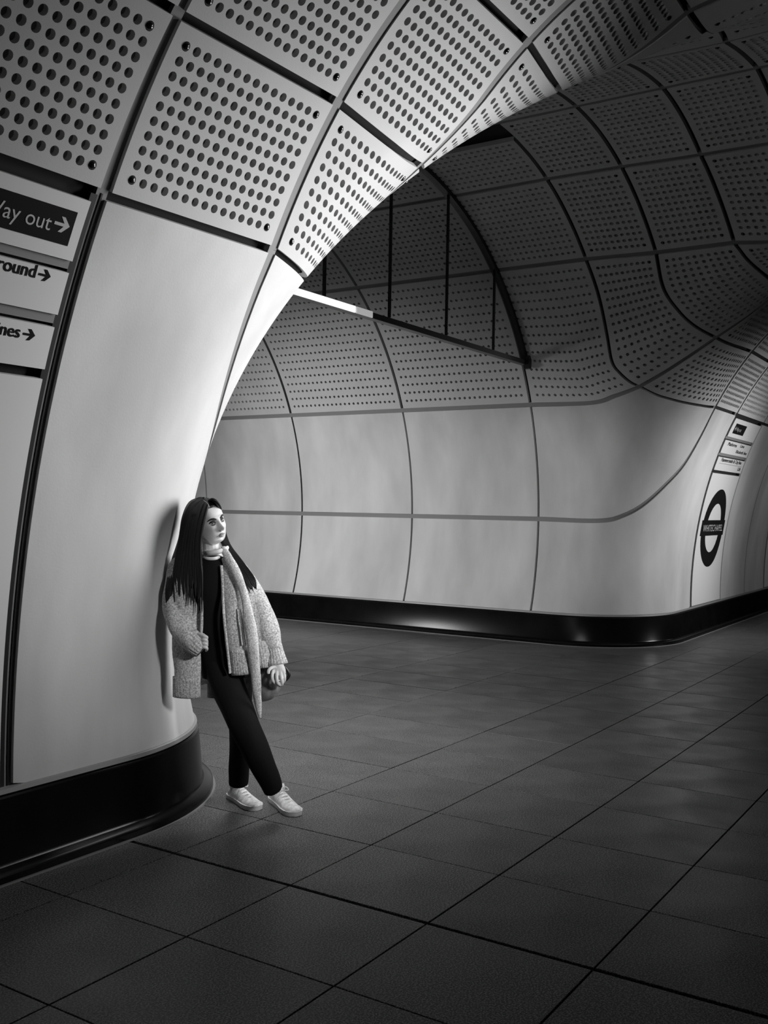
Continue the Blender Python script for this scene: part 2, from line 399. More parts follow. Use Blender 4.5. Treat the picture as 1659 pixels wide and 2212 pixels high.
# grey strips in the t-joints
for m in (-1, 1):
    for t in range(1, 6):
        if t == 5 and m > 0: continue
        for s in range(-4, 6):
            par = ceiling if (t > 2 or s > 0) else (wall_left if m < 0 else (wall_back if s < 0 else wall_right))
            strip(edge(m, 't', s, t, 50), par, GT*1.0, .007 if (m < 0 and s >= 0) else .014, M['gasket'])
    for x in NX[m][:1]:
        for k in range(len(KY)-1):
            strip(line_on((x, *KY[k]), (x, *KY[k+1])), ceiling, GT, .016, M['gasket'])
        w_ = wall_left if m < 0 else wall_right
        strip(line_on((x, *KY[0]), (x, 3.437, ZF), 40), w_, GT, .016, M['gasket'])
        if m < 0: strip(line_on((x, *KY[0]), (x, 3.437, ZF), 40), w_, .008, .012, M['black'], 'black_seam')

# ------------------------------------------------------------------ floor: slabs laid on a square grid
M['tile'] = []
for k, c in enumerate((.100, .110, .118, .128)):
    m_ = mat('granite_floor_slab', c, .42, spec=.28, noise=.75, nscale=150, bump=.5, bscale=120, detail=6)
    nt = m_.node_tree; b = nt.nodes['Principled BSDF']
    mr = b.inputs['Base Color'].links[0].from_node; mr.inputs['From Min'].default_value = .46; mr.inputs['From Max'].default_value = .60
    mr.inputs['To Min'].default_value = c*.40; mr.inputs['To Max'].default_value = c*1.9
    n = nt.nodes.new('ShaderNodeTexNoise'); n.inputs['Scale'].default_value = 3.0; n.inputs['Detail'].default_value = 5
    tc = nt.nodes.new('ShaderNodeTexCoord'); nt.links.new(tc.outputs['Object'], n.inputs['Vector'])
    r = nt.nodes.new('ShaderNodeMapRange'); r.inputs['From Min'].default_value = .3; r.inputs['From Max'].default_value = .7
    r.inputs['To Min'].default_value = .26; r.inputs['To Max'].default_value = .46
    nt.links.new(n.outputs['Fac'], r.inputs['Value']); nt.links.new(r.outputs[0], b.inputs['Roughness'])
    M['tile'].append(m_)
M['grout'] = mat('dark_floor_joint', .02, .9)
def project(P):
    P = np.asarray(P, float)-[0, 0, EYE]; w_ = P@np.array(CF); return 829.5+F_PX*(P@np.array(CR))/w_, 1106-F_PX*(P@np.array(CU))/w_, w_
TX, TY, BX, LY = .578733, .627625, 3.138698, 3.060738
xe = [BX+TX*i for i in range(-8, 28)]
ye = [LY+TY*j for j in range(-9, 1)] + [LY+TY*1.5, LY+TY*3, LY+TY*4.5, LY+TY*6, LY+TY*7.5, LY+TY*9, LY+TY*10.5, LY+TY*12, LY+TY*13.5, LY+TY*15]
floor = pyd('floor', [(xe[0], ye[0], -.03), (xe[-1], ye[0], -.03), (xe[-1], ye[-1], -.03), (xe[0], ye[-1], -.03)], [(0, 1, 2, 3)], None, (M['grout'],), kind='structure', scale=SC)
def slab_geo(x0, x1, y0, y1, z=0., c=.0016):
    V = [(x0, y0, -.028), (x1, y0, -.028), (x1, y1, -.028), (x0, y1, -.028), (x0, y0, z-c), (x1, y0, z-c), (x1, y1, z-c), (x0, y1, z-c),
         (x0+c, y0+c, z), (x1-c, y0+c, z), (x1-c, y1-c, z), (x0+c, y1-c, z)]
    Fc = [(0, 1, 5, 4), (1, 2, 6, 5), (2, 3, 7, 6), (3, 0, 4, 7), (4, 5, 9, 8), (5, 6, 10, 9), (6, 7, 11, 10), (7, 4, 8, 11), (8, 9, 10, 11)]
    return V, Fc
slabs = []
for i in range(len(xe)-1):
    for j in range(len(ye)-1):
        x0, x1, y0, y1 = xe[i], xe[i+1], ye[j], ye[j+1]
        g = .0028
        gx0 = .010 if i == 8 else g
        gx1 = .010 if i+1 == 8 else g
        gy0 = .0012 if j in (9+1,) else g; gy1 = .0012 if j+1 in (9+1,) else g
        c = np.array([((x0+x1)/2, (y0+y1)/2, 0)])
        if Phi(np.array([[(x0+x1)/2, (y0+y1)/2, .3]]))[0] > .45: continue
        px, py, w_ = project(c); vis = w_[0] > .8 and -150 < px[0] < 1800 and py[0] < 2420
        size = (1/w_[0]**3) if vis else 0
        slabs.append((size, x0+gx0, x1-gx1, y0+gy0, y1-gy1))
slabs.sort(key=lambda a: -a[0])
restV = []; restF = []
for q, (size, x0, x1, y0, y1) in enumerate(slabs):
    V, Fc = slab_geo(x0, x1, y0, y1, z=rng.uniform(-.0008, .0004))
    if q < 300 and size > 0:
        cx, cy = (x0+x1)/2, (y0+y1)/2
        o = pyd('slab', [(a-cx, b-cy, c) for a, b, c in V], Fc, floor, (M['tile'][int(rng.integers(4))],), scale=SC); o.location = (cx*SC, cy*SC, 0)
    else:
        k = len(restV); restV += V; restF += [tuple(a+k for a in f) for f in Fc]
if restV: pyd('far_slabs', restV, restF, floor, (M['tile'][1],), kind='stuff', scale=SC)

# ------------------------------------------------------------------ skirting
def foot_path(m, xend, yend, n=260):
    k = XC+m*np.array([3.09, 3.12, 3.22, 3.38, 3.6, 3.85, 4.15, 4.45])
    pts = [(XC+m*3.075, yend, ZF), (XC+m*3.075, 4.75, ZF)] + list(zip(k, (4.4, 4.15, 3.9, 3.70, 3.53, 3.45, 3.437, 3.437), [ZF]*8)) + [(XC+m*5.2, 3.437, ZF), (xend, 3.437, ZF)]
    P = snap(resample_lin(np.array(pts, float), n), hor=True); P = resample_lin(P, n); return snap(P, hor=True)
def sweep(name, path, prof, parent, material, smooth=35):
    """prof: (offset into the room, height) pairs; swept along the foot of the wall"""
    G = grad(path); G[:, 2] = 0; G /= np.linalg.norm(G, axis=1)[:, None]
    V = np.vstack([np.c_[(path-G*d)[:, :2], np.full(len(path), z)] for d, z in prof]); n = len(path); Fc = []
    for a in range(len(prof)-1):
        for i in range(n-1): Fc.append((a*n+i, a*n+i+1, (a+1)*n+i+1, (a+1)*n+i))
    return pyd(name, V, Fc, parent, (material,), smooth=smooth, scale=SC)
for m, nm, xend in ((-1, 'baseboard_left', XC-9.6), (1, 'baseboard_right', XC+14.3)):
    path = foot_path(m, xend, 13.2)
    base = sweep(nm, path, [(-.03, .322), (.0, .322), (.012, .318), (.020, .31), (.045, .062), (.052, .05), (.088, .040), (.100, .030), (.102, .0), (.0, -.005)], None, M['skirting'])
    base['kind'] = 'structure'
    sweep('metal_lip', path, [(-.03, .349), (-.004, .349), (.010, .344), (.012, .326), (-.03, .326)], base, M['lip'])
    sweep('dark_gap', path, [(-.035, .356), (-.022, .356), (-.022, .344), (-.035, .344)], base, M['black'])
    sweep('toe_edge', path, [(.100, .006), (.112, .006), (.114, .0), (.1, -.003)], base, M['gasket'])

# ------------------------------------------------------------------ sign bays
zs_ = np.linspace(ZF, 2.75, 400); _pr = snap(np.stack([np.full(400, XC-5.6), np.full(400, 3.3), zs_], 1), hor=True)
_sl = np.r_[0, np.cumsum(np.linalg.norm(np.diff(_pr, axis=0), axis=1))]
def wall_at(x, s, lev=0.):                               # x along the wall, s arc length above the skirting
    x = np.asarray(x, float); s = np.asarray(s, float)
    y = np.interp(s, _sl, _pr[:, 1]); z = np.interp(s, _sl, _pr[:, 2])
    P = np.stack([x+0*s, y+0*x, z+0*x], -1); G = grad(P); G[..., 0] = 0; G /= np.linalg.norm(G, axis=-1)[..., None]
    return P+G*lev
def s_of(z): return float(np.interp(z, zs_, _sl))
def wall_patch(name, x0, x1, s0, s1, lev, thick, material, parent, nx=2, ns=10):
    X, S_ = np.meshgrid(np.linspace(x0, x1, nx+1), np.linspace(s0, s1, ns+1), indexing='ij')
    P = wall_at(X, S_, lev); V = P.reshape(-1, 3); idx = np.arange(len(V)).reshape(nx+1, ns+1)
    per = np.r_[idx[:, 0], idx[-1, 1:], idx[-2::-1, -1], idx[0, -2:0:-1]]; back = wall_at(X, S_, lev+thick).reshape(-1, 3)[per]; k0 = len(V)
    Fc = [(int(idx[i, j]), int(idx[i, j+1]), int(idx[i+1, j+1]), int(idx[i+1, j])) for i in range(nx) for j in range(ns)]; n = len(per)
    for i in range(n):
        j = (i+1) % n; Fc.append((int(per[i]), int(per[j]), k0+j, k0+i))
    return pyd(name, np.vstack([V, back]), Fc, parent, (material,), smooth=35, scale=SC)
def lettering(text, x, s, h, lev, material, parent, align='LEFT', width=None, name='lettering', bold=.0):
    """h: cap height (model units); x, s: anchor of the baseline"""
    cu = bpy.data.curves.new('t', 'FONT'); cu.body = text; cu.size = 1.0; cu.align_x = align; cu.offset = bold; cu.resolution_u = 4
    ob = bpy.data.objects.new('t', cu); COL.objects.link(ob); dg = bpy.context.evaluated_depsgraph_get()
    me0 = ob.evaluated_get(dg).to_mesh(); V = np.array([v.co[:] for v in me0.vertices]); Fc = [tuple(p.vertices) for p in me0.polygons]
    ob.evaluated_get(dg).to_mesh_clear(); bpy.data.objects.remove(ob); bpy.data.curves.remove(cu)
    k = h/.70; sx = k if width is None else width/(V[:, 0].max()-V[:, 0].min())
    if width is not None and align == 'LEFT': V[:, 0] -= V[:, 0].min()
    spans = sorted((min(V[i, 0] for i in f), max(V[i, 0] for i in f), n_) for n_, f in enumerate(Fc)); groups = []; right = -1e9
    for a_, b_, n_ in spans:                             # one object per word
        if a_ > right+.17: groups.append([])
        groups[-1].append(n_); right = max(right, b_)
    for g_ in groups:
        ids = sorted({i for n_ in g_ for i in Fc[n_]}); mp = {i: q for q, i in enumerate(ids)}
        pyd(name, wall_at(x+V[ids, 0]*sx, s+V[ids, 1]*k, lev), [tuple(mp[i] for i in Fc[n_]) for n_ in g_], parent, (material,), scale=SC)
def arrow(x, s, L, lev, material, parent, d=1, w_=None):
    w_ = w_ or L*.17; h = L*.42
    pts = [(0, w_/2), (L*.62, w_/2), (L*.34, h), (L*.58, h), (L, 0), (L*.58, -h), (L*.34, -h), (L*.62, -w_/2), (0, -w_/2)]
    P = np.array(pts); P[:, 0] = P[:, 0] if d > 0 else -P[:, 0]
    V = wall_at(x+P[:, 0], s+P[:, 1], lev); Fc = [(0, 1, 7, 8), (1, 2, 3, 4), (1, 4, 7), (7, 4, 5, 6)]
    return pyd('arrow', V, Fc, parent, (material,), scale=SC)
def ring(cx, cs, r0, r1, lev, material, parent, a0, a1, n=40, name='ring', sy=1.0):
    t = np.linspace(a0, a1, n+1); V = np.vstack([wall_at(cx+r*np.cos(t), cs+sy*r*np.sin(t), lev) for r in (r0, r1)])
    Fc = [(i, i+1, n+2+i, n+1+i) for i in range(n)]
    return pyd(name, V, Fc, parent, (material,), scale=SC)

PZ = [(2.612, 2.402), (2.360, 2.208), (2.162, 2.005), (1.968, .357)]    # top and bottom of the four plates of a sign bay
NLAB = ['white-framed sign plate with black way out panel, top left of the near pier', 'white sign plate with black underground lettering and arrow, near pier', 'lowest lettered white sign plate with lines and arrow, near pier', 'tall white roundel panel under the arrow signs at the left edge']
FLAB = ['far sign plate with small black square, below the perforated panels', 'far middle sign plate with two blocks of small black text', 'far lowest lettered sign plate above the tall roundel panel', 'tall white panel with dark ring and bar reading WHITECHAPEL']
def sign_bay(m, i, labels, near):
    x0, x1 = (NX[m][i+1], NX[m][i]) if m < 0 else (NX[m][i], NX[m][i+1])
    a, b = (x0+.05, x1-.05); par = wall_left if m < 0 else wall_right; out = []
    sA, sB = s_of(PZ[3][1])-.02, s_of(PZ[0][0])+.03
    for xx in (x0+.034, x1-.034): wall_patch('bay_edge', xx-.016, xx+.016, sA, sB, .012, .03, M['black'], par, 1, 20)
    for (z0, z1) in ((PZ[0][1], PZ[1][0]), (PZ[1][1], PZ[2][0])):
        s1, s0 = s_of(z0), s_of(z1); wall_patch('bay_bar', a, b, s0+.012, s1-.003, .010, .03, M['gasket'], par, 1, 2)
    for k, (zt, zb) in enumerate(PZ):
        e = empty('sign_plate' if k < 3 else 'roundel_panel', tuple(wall_at(np.array((a+b)/2), np.array(s_of(zb)))*SC), labels[k], 'sign', 'signs in the left bay' if near else None) if labels else None
        inv = Matrix.Translation(e.location).inverted() if e else None
        par2 = e if e else par
        kids = [wall_patch('plate', a, b, s_of(zb), s_of(zt), -.004, .03, M['sign_white'], par2, 2, 6 if k < 3 else 30)]
        out.append((e, kids, a, b, s_of(zb), s_of(zt)))
    return out
def fin(rec):
    e, kids = rec[0], rec[1]
    if e:
        for c in e.children: c.matrix_parent_inverse = Matrix.Translation(e.location).inverted()
LV = -.0065
nb = sign_bay(-1, 0, NLAB, True)
e, kids, a, b, s0, s1 = nb[0]
wall_patch('black_panel', b-1.12, XC-4.872, s_of(2.448), s_of(2.565), -.006, .001, M['ink'], e, 4, 3)
lettering('Way out', XC-4.968, s_of(2.482), .056, LV-.001, M['ink_white'], e, 'RIGHT'); arrow(XC-4.957, s_of(2.512), .068, LV-.001, M['ink_white'], e)
e = nb[1][0]; lettering('Underground', XC-4.968, s_of(2.317), .048, LV, M['ink'], e, 'RIGHT', bold=.012); arrow(XC-4.958, s_of(2.333), .052, LV, M['ink'], e)
e = nb[2][0]; lettering('City lines', XC-4.972, s_of(2.103), .046, LV, M['ink'], e, 'RIGHT', bold=.012); arrow(XC-4.960, s_of(2.120), .052, LV, M['ink'], e)
def roundel(e, cx, cs=None, name=True):
    cs = s_of(1.300) if cs is None else cs
    ring(cx, cs, .31, .495, LV, M['ink'], e, math.radians(11), math.radians(169)); ring(cx, cs, .31, .495, LV, M['ink'], e, math.radians(191), math.radians(349))
    wall_patch('name_bar', cx-.535, cx+.535, cs-.098, cs+.098, -.0055, .002, M['ink'], e, 2, 3)
    if name:
        lettering('WHITECHAPEL', cx-.45, cs-.042, .084, -.0085, M['ink_white'], e, 'LEFT', width=.90)
roundel(nb[3][0], XC-4.78-.70)
fb = sign_bay(1, 0, FLAB, False)
e = fb[0][0]; wall_patch('black_panel', XC+4.985, XC+5.50, s_of(2.447), s_of(2.562), -.006, .001, M['ink'], e, 2, 3)
arrow(XC+5.07, s_of(2.505), .06, LV-.001, M['ink_white'], e, -1); lettering('Way out', XC+5.09, s_of(2.483), .045, LV-.001, M['ink_white'], e, 'LEFT')
e = fb[1][0]; lettering('Platforms', XC+5.03, s_of(2.305), .042, LV, M['ink'], e, 'LEFT', width=.42, bold=.01); lettering('Line', XC+5.62, s_of(2.315), .038, LV, M['ink'], e, 'LEFT', width=.2, bold=.01)
lettering('Elizabeth line', XC+5.52, s_of(2.24), .04, LV, M['ink'], e, 'LEFT', width=.55, bold=.01)
e = fb[2][0]; lettering('Hammersmith & City line', XC+5.02, s_of(2.115), .045, LV, M['ink'], e, 'LEFT', width=.98, bold=.01)
wall_patch('thin_rule', XC+4.98, XC+6.06, s_of(2.088), s_of(2.091), LV, .001, M['ink'], e, 1, 1); lettering('Lift', XC+5.93, s_of(2.035), .045, LV, M['ink'], e, 'LEFT', width=.14, bold=.01)
roundel(fb[3][0], XC+5.49)
for r in nb+fb: fin(r)
fb2 = sign_bay(1, 3, ['white sign plate at the right edge of the photo, top of further bay', 'white sign plate at the right edge, second in further bay', 'white sign plate at the right edge, third in further bay', 'white panel at the far right edge beyond the plain wall panels'], False)
for r in fb2: fin(r)

# ------------------------------------------------------------------ glass smoke screen across the passage
gm = bpy.data.materials.new('tinted_glass'); gm.use_nodes = True; nt = gm.node_tree; nt.nodes.clear()
out = nt.nodes.new('ShaderNodeOutputMaterial'); mx = nt.nodes.new('ShaderNodeMixShader'); tr = nt.nodes.new('ShaderNodeBsdfTransparent'); gl = nt.nodes.new('ShaderNodeBsdfGlossy')
fr = nt.nodes.new('ShaderNodeMapRange'); lw = nt.nodes.new('ShaderNodeLayerWeight'); nt.links.new(lw.outputs['Facing'], fr.inputs['Value']); fr.inputs['From Min'].default_value = .5; fr.inputs['To Min'].default_value = .03; fr.inputs['To Max'].default_value = .35; tr.inputs[0].default_value = (.86, .86, .86, 1); gl.inputs['Roughness'].default_value = .08
nt.links.new(fr.outputs[0], mx.inputs[0]); nt.links.new(tr.outputs[0], mx.inputs[1]); nt.links.new(gl.outputs[0], mx.inputs[2]); nt.links.new(mx.outputs[0], out.inputs[0])
ZB, YG = 3.128, 4.70
sc_root = empty('smoke_screen', (XC*SC, YG*SC, ZB*SC), 'glass smoke screen hanging in the passage arch over a slim bottom rail', 'glass screen')
xb = math.sqrt(RP**2-(ZB-zP)**2); th = np.linspace(math.acos(xb/RP), math.pi-math.acos(xb/RP), 50)
def box(name, c, d, material, parent, bev=0):
    bm = bmesh.new(); bmesh.ops.create_cube(bm, size=1)
    for v in bm.verts: v.co = Vector((v.co.x*d[0]+c[0], v.co.y*d[1]+c[1], v.co.z*d[2]+c[2]))*SC
    if bev: bmesh.ops.bevel(bm, geom=bm.edges[:], offset=bev, segments=2, affect='EDGES')
    me = bpy.data.meshes.new(name); bm.to_mesh(me); bm.free(); return link(name, me, parent, (material,))
arcp = [(XC+(RP-.02)*math.cos(a), zP+(RP-.02)*math.sin(a)) for a in th]; n = len(arcp)
V = [(x, YG-.006, z) for x, z in arcp]+[(x, YG+.006, z) for x, z in arcp]
kids = [pyd('glass_pane', V, [tuple(range(n)), tuple(range(2*n-1, n-1, -1))]+[(i, i+1, n+i+1, n+i) for i in range(n-1)]+[(n-1, 0, n, 2*n-1)], sc_root, (gm,), scale=SC)]
V = []; Fc = []                                          # black frame following the arch
for i, a in enumerate(th):
    for r, y in ((RP+.01, YG-.035), (RP-.045, YG-.035), (RP-.045, YG+.03), (RP+.01, YG+.03)): V.append((XC+r*math.cos(a), y, zP+r*math.sin(a)))
    if i:
        for k in range(4): Fc.append((4*(i-1)+k, 4*(i-1)+(k+1) % 4, 4*i+(k+1) % 4, 4*i+k))
Fc += [(0, 1, 2, 3), tuple(len(V)-4+k for k in (3, 2, 1, 0))]
kids.append(pyd('arch_frame', V, Fc, sc_root, (M['black'],), scale=SC))
xbar = 7.13
kids.append(box('bottom_rail', (XC, YG, ZB-.032), (2*xb-.02, .07, .05), M['bar'], sc_root))
M['rail_glow'] = mat('rail_painted_light', .8, .5, emit=1.0)  # glow painted into the rail in place of light falling on it
M['rail_glow_dim'] = mat('rail_painted_light_dim', .5, .5, emit=.35)  # weaker glow, paints the light fading along the rail
kids.append(box('painted_light_strip', ((XC-xb+6.755)/2+.02, YG-.04, ZB-.030), (6.755-(XC-xb)-.06, .016, .052), M['rail_glow'], sc_root))  # self-glowing strip imitating the brightly lit end of the rail
kids.append(box('painted_light_strip', ((6.76+7.0)/2, YG-.04, ZB-.030), (.235, .016, .052), M['rail_glow_dim'], sc_root))  # dimmer piece of the same painted glow
for x in (6.355, 7.305, 8.306, 9.296, 5.38):
    zt = zP+math.sqrt((RP-.04)**2-(x-XC)**2)
    kids.append(box('mullion', (x, YG-.014, (zt+ZB)/2), (.020, .022, zt-ZB), M['black'], sc_root))
kids.append(box('end_bracket', (XC+xb-.035, YG-.04, ZB-.03), (.07, .06, .14), M['black'], sc_root))
for c in sc_root.children: c.matrix_parent_inverse = Matrix.Translation(sc_root.location).inverted()

# ------------------------------------------------------------------ the woman leaning on the pier
PXM = 1/F_PX
CAMP = Vector((0, 0, EYE*SC))
def PP(px, py, d): return CAMP+(CF+CR*((px-829.5)*PXM)-CU*((py-1106)*PXM))*d
M['skin'] = mat('skin', .62, .45, noise=.06, nscale=25, bump=.1, bscale=300)
M['hair'] = mat('dark_hair', .006, .46, spec=.35, noise=.5, nscale=60, stretch=(6, 6, .6))
M['knit'] = mat('mottled_knit', .50, .9, noise=.55, nscale=130, bump=.9, bscale=140, detail=5)
M['knit2'] = mat('mottled_scarf_knit', .58, .9, noise=.45, nscale=150, bump=.9, bscale=170, detail=5)
M['blackcloth'] = mat('black_cloth', .006, .85, spec=.2)
M['whitecloth'] = mat('white_cloth', .80, .8)
M['shoe'] = mat('white_trainer', .80, .6, noise=.25, nscale=45, bump=.6, bscale=90)
M['sole'] = mat('white_rubber', .8, .55, noise=.1, nscale=30)
M['bag'] = mat('dark_grey_leather', .17, .5, noise=.3, nscale=30)
M['eyewhite'] = mat('eye_white', .75, .2)
M['iris'] = mat('dark_iris', .01, .1)
M['brow'] = mat('dark_brow', .02, .8)
M['lip'] = mat('grey_metal_lip', .32, .4, metal=.3)
M['lips'] = mat('darker_lips', .24, .4)
M['pearl'] = mat('pearl', .85, .15)

def tube_bm(bm, path, ra, rb, n=16, rib=0, ribn=0, axis=None, wob=0, sub=4, cap=True):
    """elliptical tube: path of (px,py,depth) or Vectors; ra: half width in the picture plane (m), rb: half depth (m)"""
    P = [PP(*p) if not isinstance(p, Vector) else p for p in path]
    P = np.array([p[:] for p in P]); k = len(P)
    def cr(A, t):
        A = np.asarray(A, float); one = A.ndim == 1
        if one: A = A[:, None]
        Q = np.vstack([2*A[0]-A[1], A, 2*A[-1]-A[-2]]); i = np.minimum(t.astype(int), k-2); f = (t-i)[:, None]
        a, b, c, d = Q[i], Q[i+1], Q[i+2], Q[i+3]
        r = .5*((2*b)+(-a+c)*f+(2*a-5*b+4*c-d)*f*f+(-a+3*b-3*c+d)*f**3)
        return r[:, 0] if one else r
    t = np.linspace(0, k-1, (k-1)*sub+1); C = cr(P, t); RA = np.maximum(cr(ra, t), .0008); RB = np.maximum(cr(rb, t), .0008)
    T = np.gradient(C, axis=0); T /= np.linalg.norm(T, axis=1)[:, None]+1e-12
    F_ = np.array((axis or CF)[:]); rings = []
    for i in range(len(C)):
        A = np.cross(T[i], F_); A /= np.linalg.norm(A)+1e-9; B = np.cross(A, T[i])
        row = []
        for j in range(n):
            a = 2*math.pi*j/n; m_ = 1+rib*math.cos(ribn*a)+(wob*math.sin(3*a+i*.9) if wob else 0)
            row.append(bm.verts.new(C[i]+A*RA[i]*m_*math.cos(a)+B*RB[i]*m_*math.sin(a)))
        rings.append(row)
    for i in range(len(rings)-1):
        for j in range(n): bm.faces.new((rings[i][j], rings[i][(j+1) % n], rings[i+1][(j+1) % n], rings[i+1][j]))
    if cap:
        bm.faces.new(rings[0][::-1]); bm.faces.new(rings[-1])
def sphere_bm(bm, c, r, mat_=None, seg=20):
    res = bmesh.ops.create_uvsphere(bm, u_segments=seg, v_segments=seg//2, radius=1)
    r = r if hasattr(r, '__len__') else (r, r, r)
    for v in res['verts']:
        p = Vector((v.co.x*r[0], v.co.y*r[1], v.co.z*r[2]))
        if mat_: p = mat_@p
        v.co = c+p
def finish(name, bm, parent, material, smooth=60, remesh=None, sm=0, subd=0):
    bmesh.ops.recalc_face_normals(bm, faces=bm.faces[:])
    me = bpy.data.meshes.new(name); bm.to_mesh(me); bm.free()
    o = bpy.data.objects.new(name, me); COL.objects.link(o); me.materials.append(material)
    if remesh:
        md = o.modifiers.new('r', 'REMESH'); md.mode = 'VOXEL'; md.voxel_size = remesh; md.use_smooth_shade = True
        if sm: s_ = o.modifiers.new('s', 'SMOOTH'); s_.factor = .5; s_.iterations = sm
        dg = bpy.context.evaluated_depsgraph_get(); me2 = bpy.data.meshes.new_from_object(o.evaluated_get(dg)); o.modifiers.clear(); o.data = me2; bpy.data.meshes.remove(me); me = me2; me.name = name
        if not me.materials: me.materials.append(material)
    me.polygons.foreach_set('use_smooth', [True]*len(me.polygons))
    if not remesh: me.set_sharp_from_angle(angle=math.radians(smooth))
    if parent: o.parent = parent; o.matrix_parent_inverse = parent_inv(parent)
    return o
def parent_inv(p):
    return Matrix.Translation(p.location).inverted()
px = 5.08*PXM                                             # metres per photo pixel at the woman
woman = empty('person', tuple(Vector((PP(560, 1740, 5.15).x, PP(560, 1740, 5.15).y, 0))), 'woman with long dark hair in knitted cardigan, scarf and black trousers leaning on the pier', 'person')

# head frame
HC = PP(447, 1127, 5.03)
toward = -CF; ya, ro = math.radians(48), math.radians(17)
hf = (CR*math.sin(ya)+toward*math.cos(ya)).normalized()   # where the face looks
e0 = (CR*math.cos(ya)-toward*math.sin(ya)).normalized(); hu0 = Vector((0, 0, 1))
he = (e0*math.cos(ro)+hu0*math.sin(ro)).normalized(); hu = (hu0*math.cos(ro)-e0*math.sin(ro)).normalized()
hf = hu.cross(he).normalized()
if hf.dot(CR) < 0: hf = -hf
def HP(x, y, z): return HC+he*x+hf*y+hu*z
gs = lambda x, z, cx, cz, sx, sz: math.exp(-((x-cx)/sx)**2-((z-cz)/sz)**2)
def face_y(x, z):                                        # how far the face front stands out at (x, z)
    zz = (z+.005)/.116; base = .094*math.sqrt(max(0, 1-min(1, abs(zz))**(2.6 if zz > 0 else 3.4)))
    wid = .074-.011*max(0, -(z+.02))/.09
    y = base*math.sqrt(max(0, 1-min(1, abs(x)/max(wid, .02))**2.5))
    ax = abs(x)
    y += .026*gs(x, z, 0, -.030, .0125, .013)+.014*gs(x, z, 0, -.012, .010, .024)       # nose
    y += .006*gs(ax, z, .012, -.036, .007, .008)                                       # nostrils
    y -= .013*gs(ax, z, .031, .006, .017, .011)                                         # eye sockets
    y += .005*gs(ax, z, .026, .024, .024, .008)                                         # brow
    y += .006*gs(ax, z, .044, -.026, .018, .018)                                        # cheek
    y += .008*gs(x, z, 0, -.060, .022, .0055)+.0075*gs(x, z, 0, -.071, .018, .005)-.004*gs(x, z, 0, -.0655, .024, .0025)
    y += .011*gs(x, z, 0, -.097, .020, .014)-.004*gs(x, z, 0, -.082, .02, .006)
    return y
bm = bmesh.new(); NA, NB = 72, 64; rows = []
for i in range(NB+1):
    z = -.112+.226*i/NB; zz = (z+.005)/.1185; row = []
    rr = math.sqrt(max(.0004, 1-min(.9999, abs(zz))**(2.5 if zz > 0 else 3.6))); wid = (.074-.012*max(0, -(z+.015))/.09)*rr
    bk = -.098*math.sqrt(max(.0004, 1-((z-.025)/.095)**2)) if z > -.03 else -.098*.81*max(.3, 1-((-.03-z)/.09)**1.2*.55)
    for j in range(NA):
        a = 2*math.pi*j/NA; x = wid*math.sin(a)
        if math.cos(a) >= 0:
            fy = face_y(x*.985, z) if abs(zz) < .995 else .002
            y = fy
        else: y = bk*rr**.2*abs(math.cos(a))
        row.append(bm.verts.new(HP(x, y, z)))
    rows.append(row)
for i in range(NB):
    for j in range(NA): bm.faces.new((rows[i][j], rows[i][(j+1) % NA], rows[i+1][(j+1) % NA], rows[i+1][j]))
bm.faces.new(rows[0][::-1]); bm.faces.new(rows[-1])
for sx in (-1, 1):                                       # ears
    sphere_bm(bm, HP(sx*.073, -.008, -.018), (.006, .015, .028), Matrix((he, hf, hu)).transposed())
# neck, torso, limbs (one continuous body)
tube_bm(bm, [(449, 1150, 5.05), (456, 1182, 5.05), (457, 1212, 5.05)], [.050, .046, .06], [.052, .050, .06])
tube_bm(bm, [(457, 1200, 5.05), (458, 1225, 5.05), (461, 1265, 5.05), (468, 1320, 5.07), (478, 1370, 5.09), (489, 1420, 5.10)], [.07, .135, .135, .115, .125, .13], [.05, .085, .10, .085, .09, .09])
def limb(pts, r): tube_bm(bm, pts, r, r, n=14)
limb([(405, 1225, 5.07), (388, 1275, 5.07), (376, 1328, 5.03)], [.048, .042, .036]); limb([(376, 1325, 5.03), (398, 1360, 4.99), (420, 1386, 4.95)], [.038, .034, .024])
limb([(520, 1250, 5.04), (550, 1300, 5.03), (576, 1355, 5.03)], [.048, .042, .036]); limb([(575, 1350, 5.03), (590, 1400, 5.01), (600, 1438, 4.99)], [.038, .033, .023])
limb([(470, 1415, 5.09), (505, 1500, 5.03), (532, 1568, 5.0)], [.078, .068, .055]); limb([(532, 1565, 5.0), (562, 1630, 5.03), (592, 1706, 5.07)], [.054, .050, .034])
limb([(512, 1415, 5.12), (515, 1495, 5.16), (518, 1568, 5.18)], [.075, .064, .052]); limb([(518, 1565, 5.18), (518, 1630, 5.2), (517, 1698, 5.21)], [.052, .048, .034])
# hand at the bag (five fingers, hanging and curled) and hand closed in the cuff
def fing(pts, r=.0082): tube_bm(bm, pts, [r*1.05, r, r*.95, r*.75][:len(pts)], [r*1.05, r, r*.95, r*.75][:len(pts)], n=10, sub=3)
tube_bm(bm, [(600, 1432, 4.99), (602, 1444, 4.985), (604, 1456, 4.98)], [.024, .034, .033], [.016, .017, .015], n=14)
fing([(590, 1448, 4.975), (588, 1460, 4.955), (590, 1471, 4.955), (597, 1478, 4.965)]); fing([(598, 1452, 4.97), (598, 1465, 4.95), (600, 1476, 4.953), (606, 1481, 4.97)])
fing([(606, 1453, 4.97), (608, 1465, 4.955), (609, 1474, 4.96), (610, 1480, 4.975)]); fing([(613, 1451, 4.975), (615, 1461, 4.965), (615, 1469, 4.97), (613, 1474, 4.98)], .0072)
fing([(592, 1440, 4.97), (584, 1444, 4.95), (580, 1450, 4.942), (580, 1456, 4.94)], .0090)
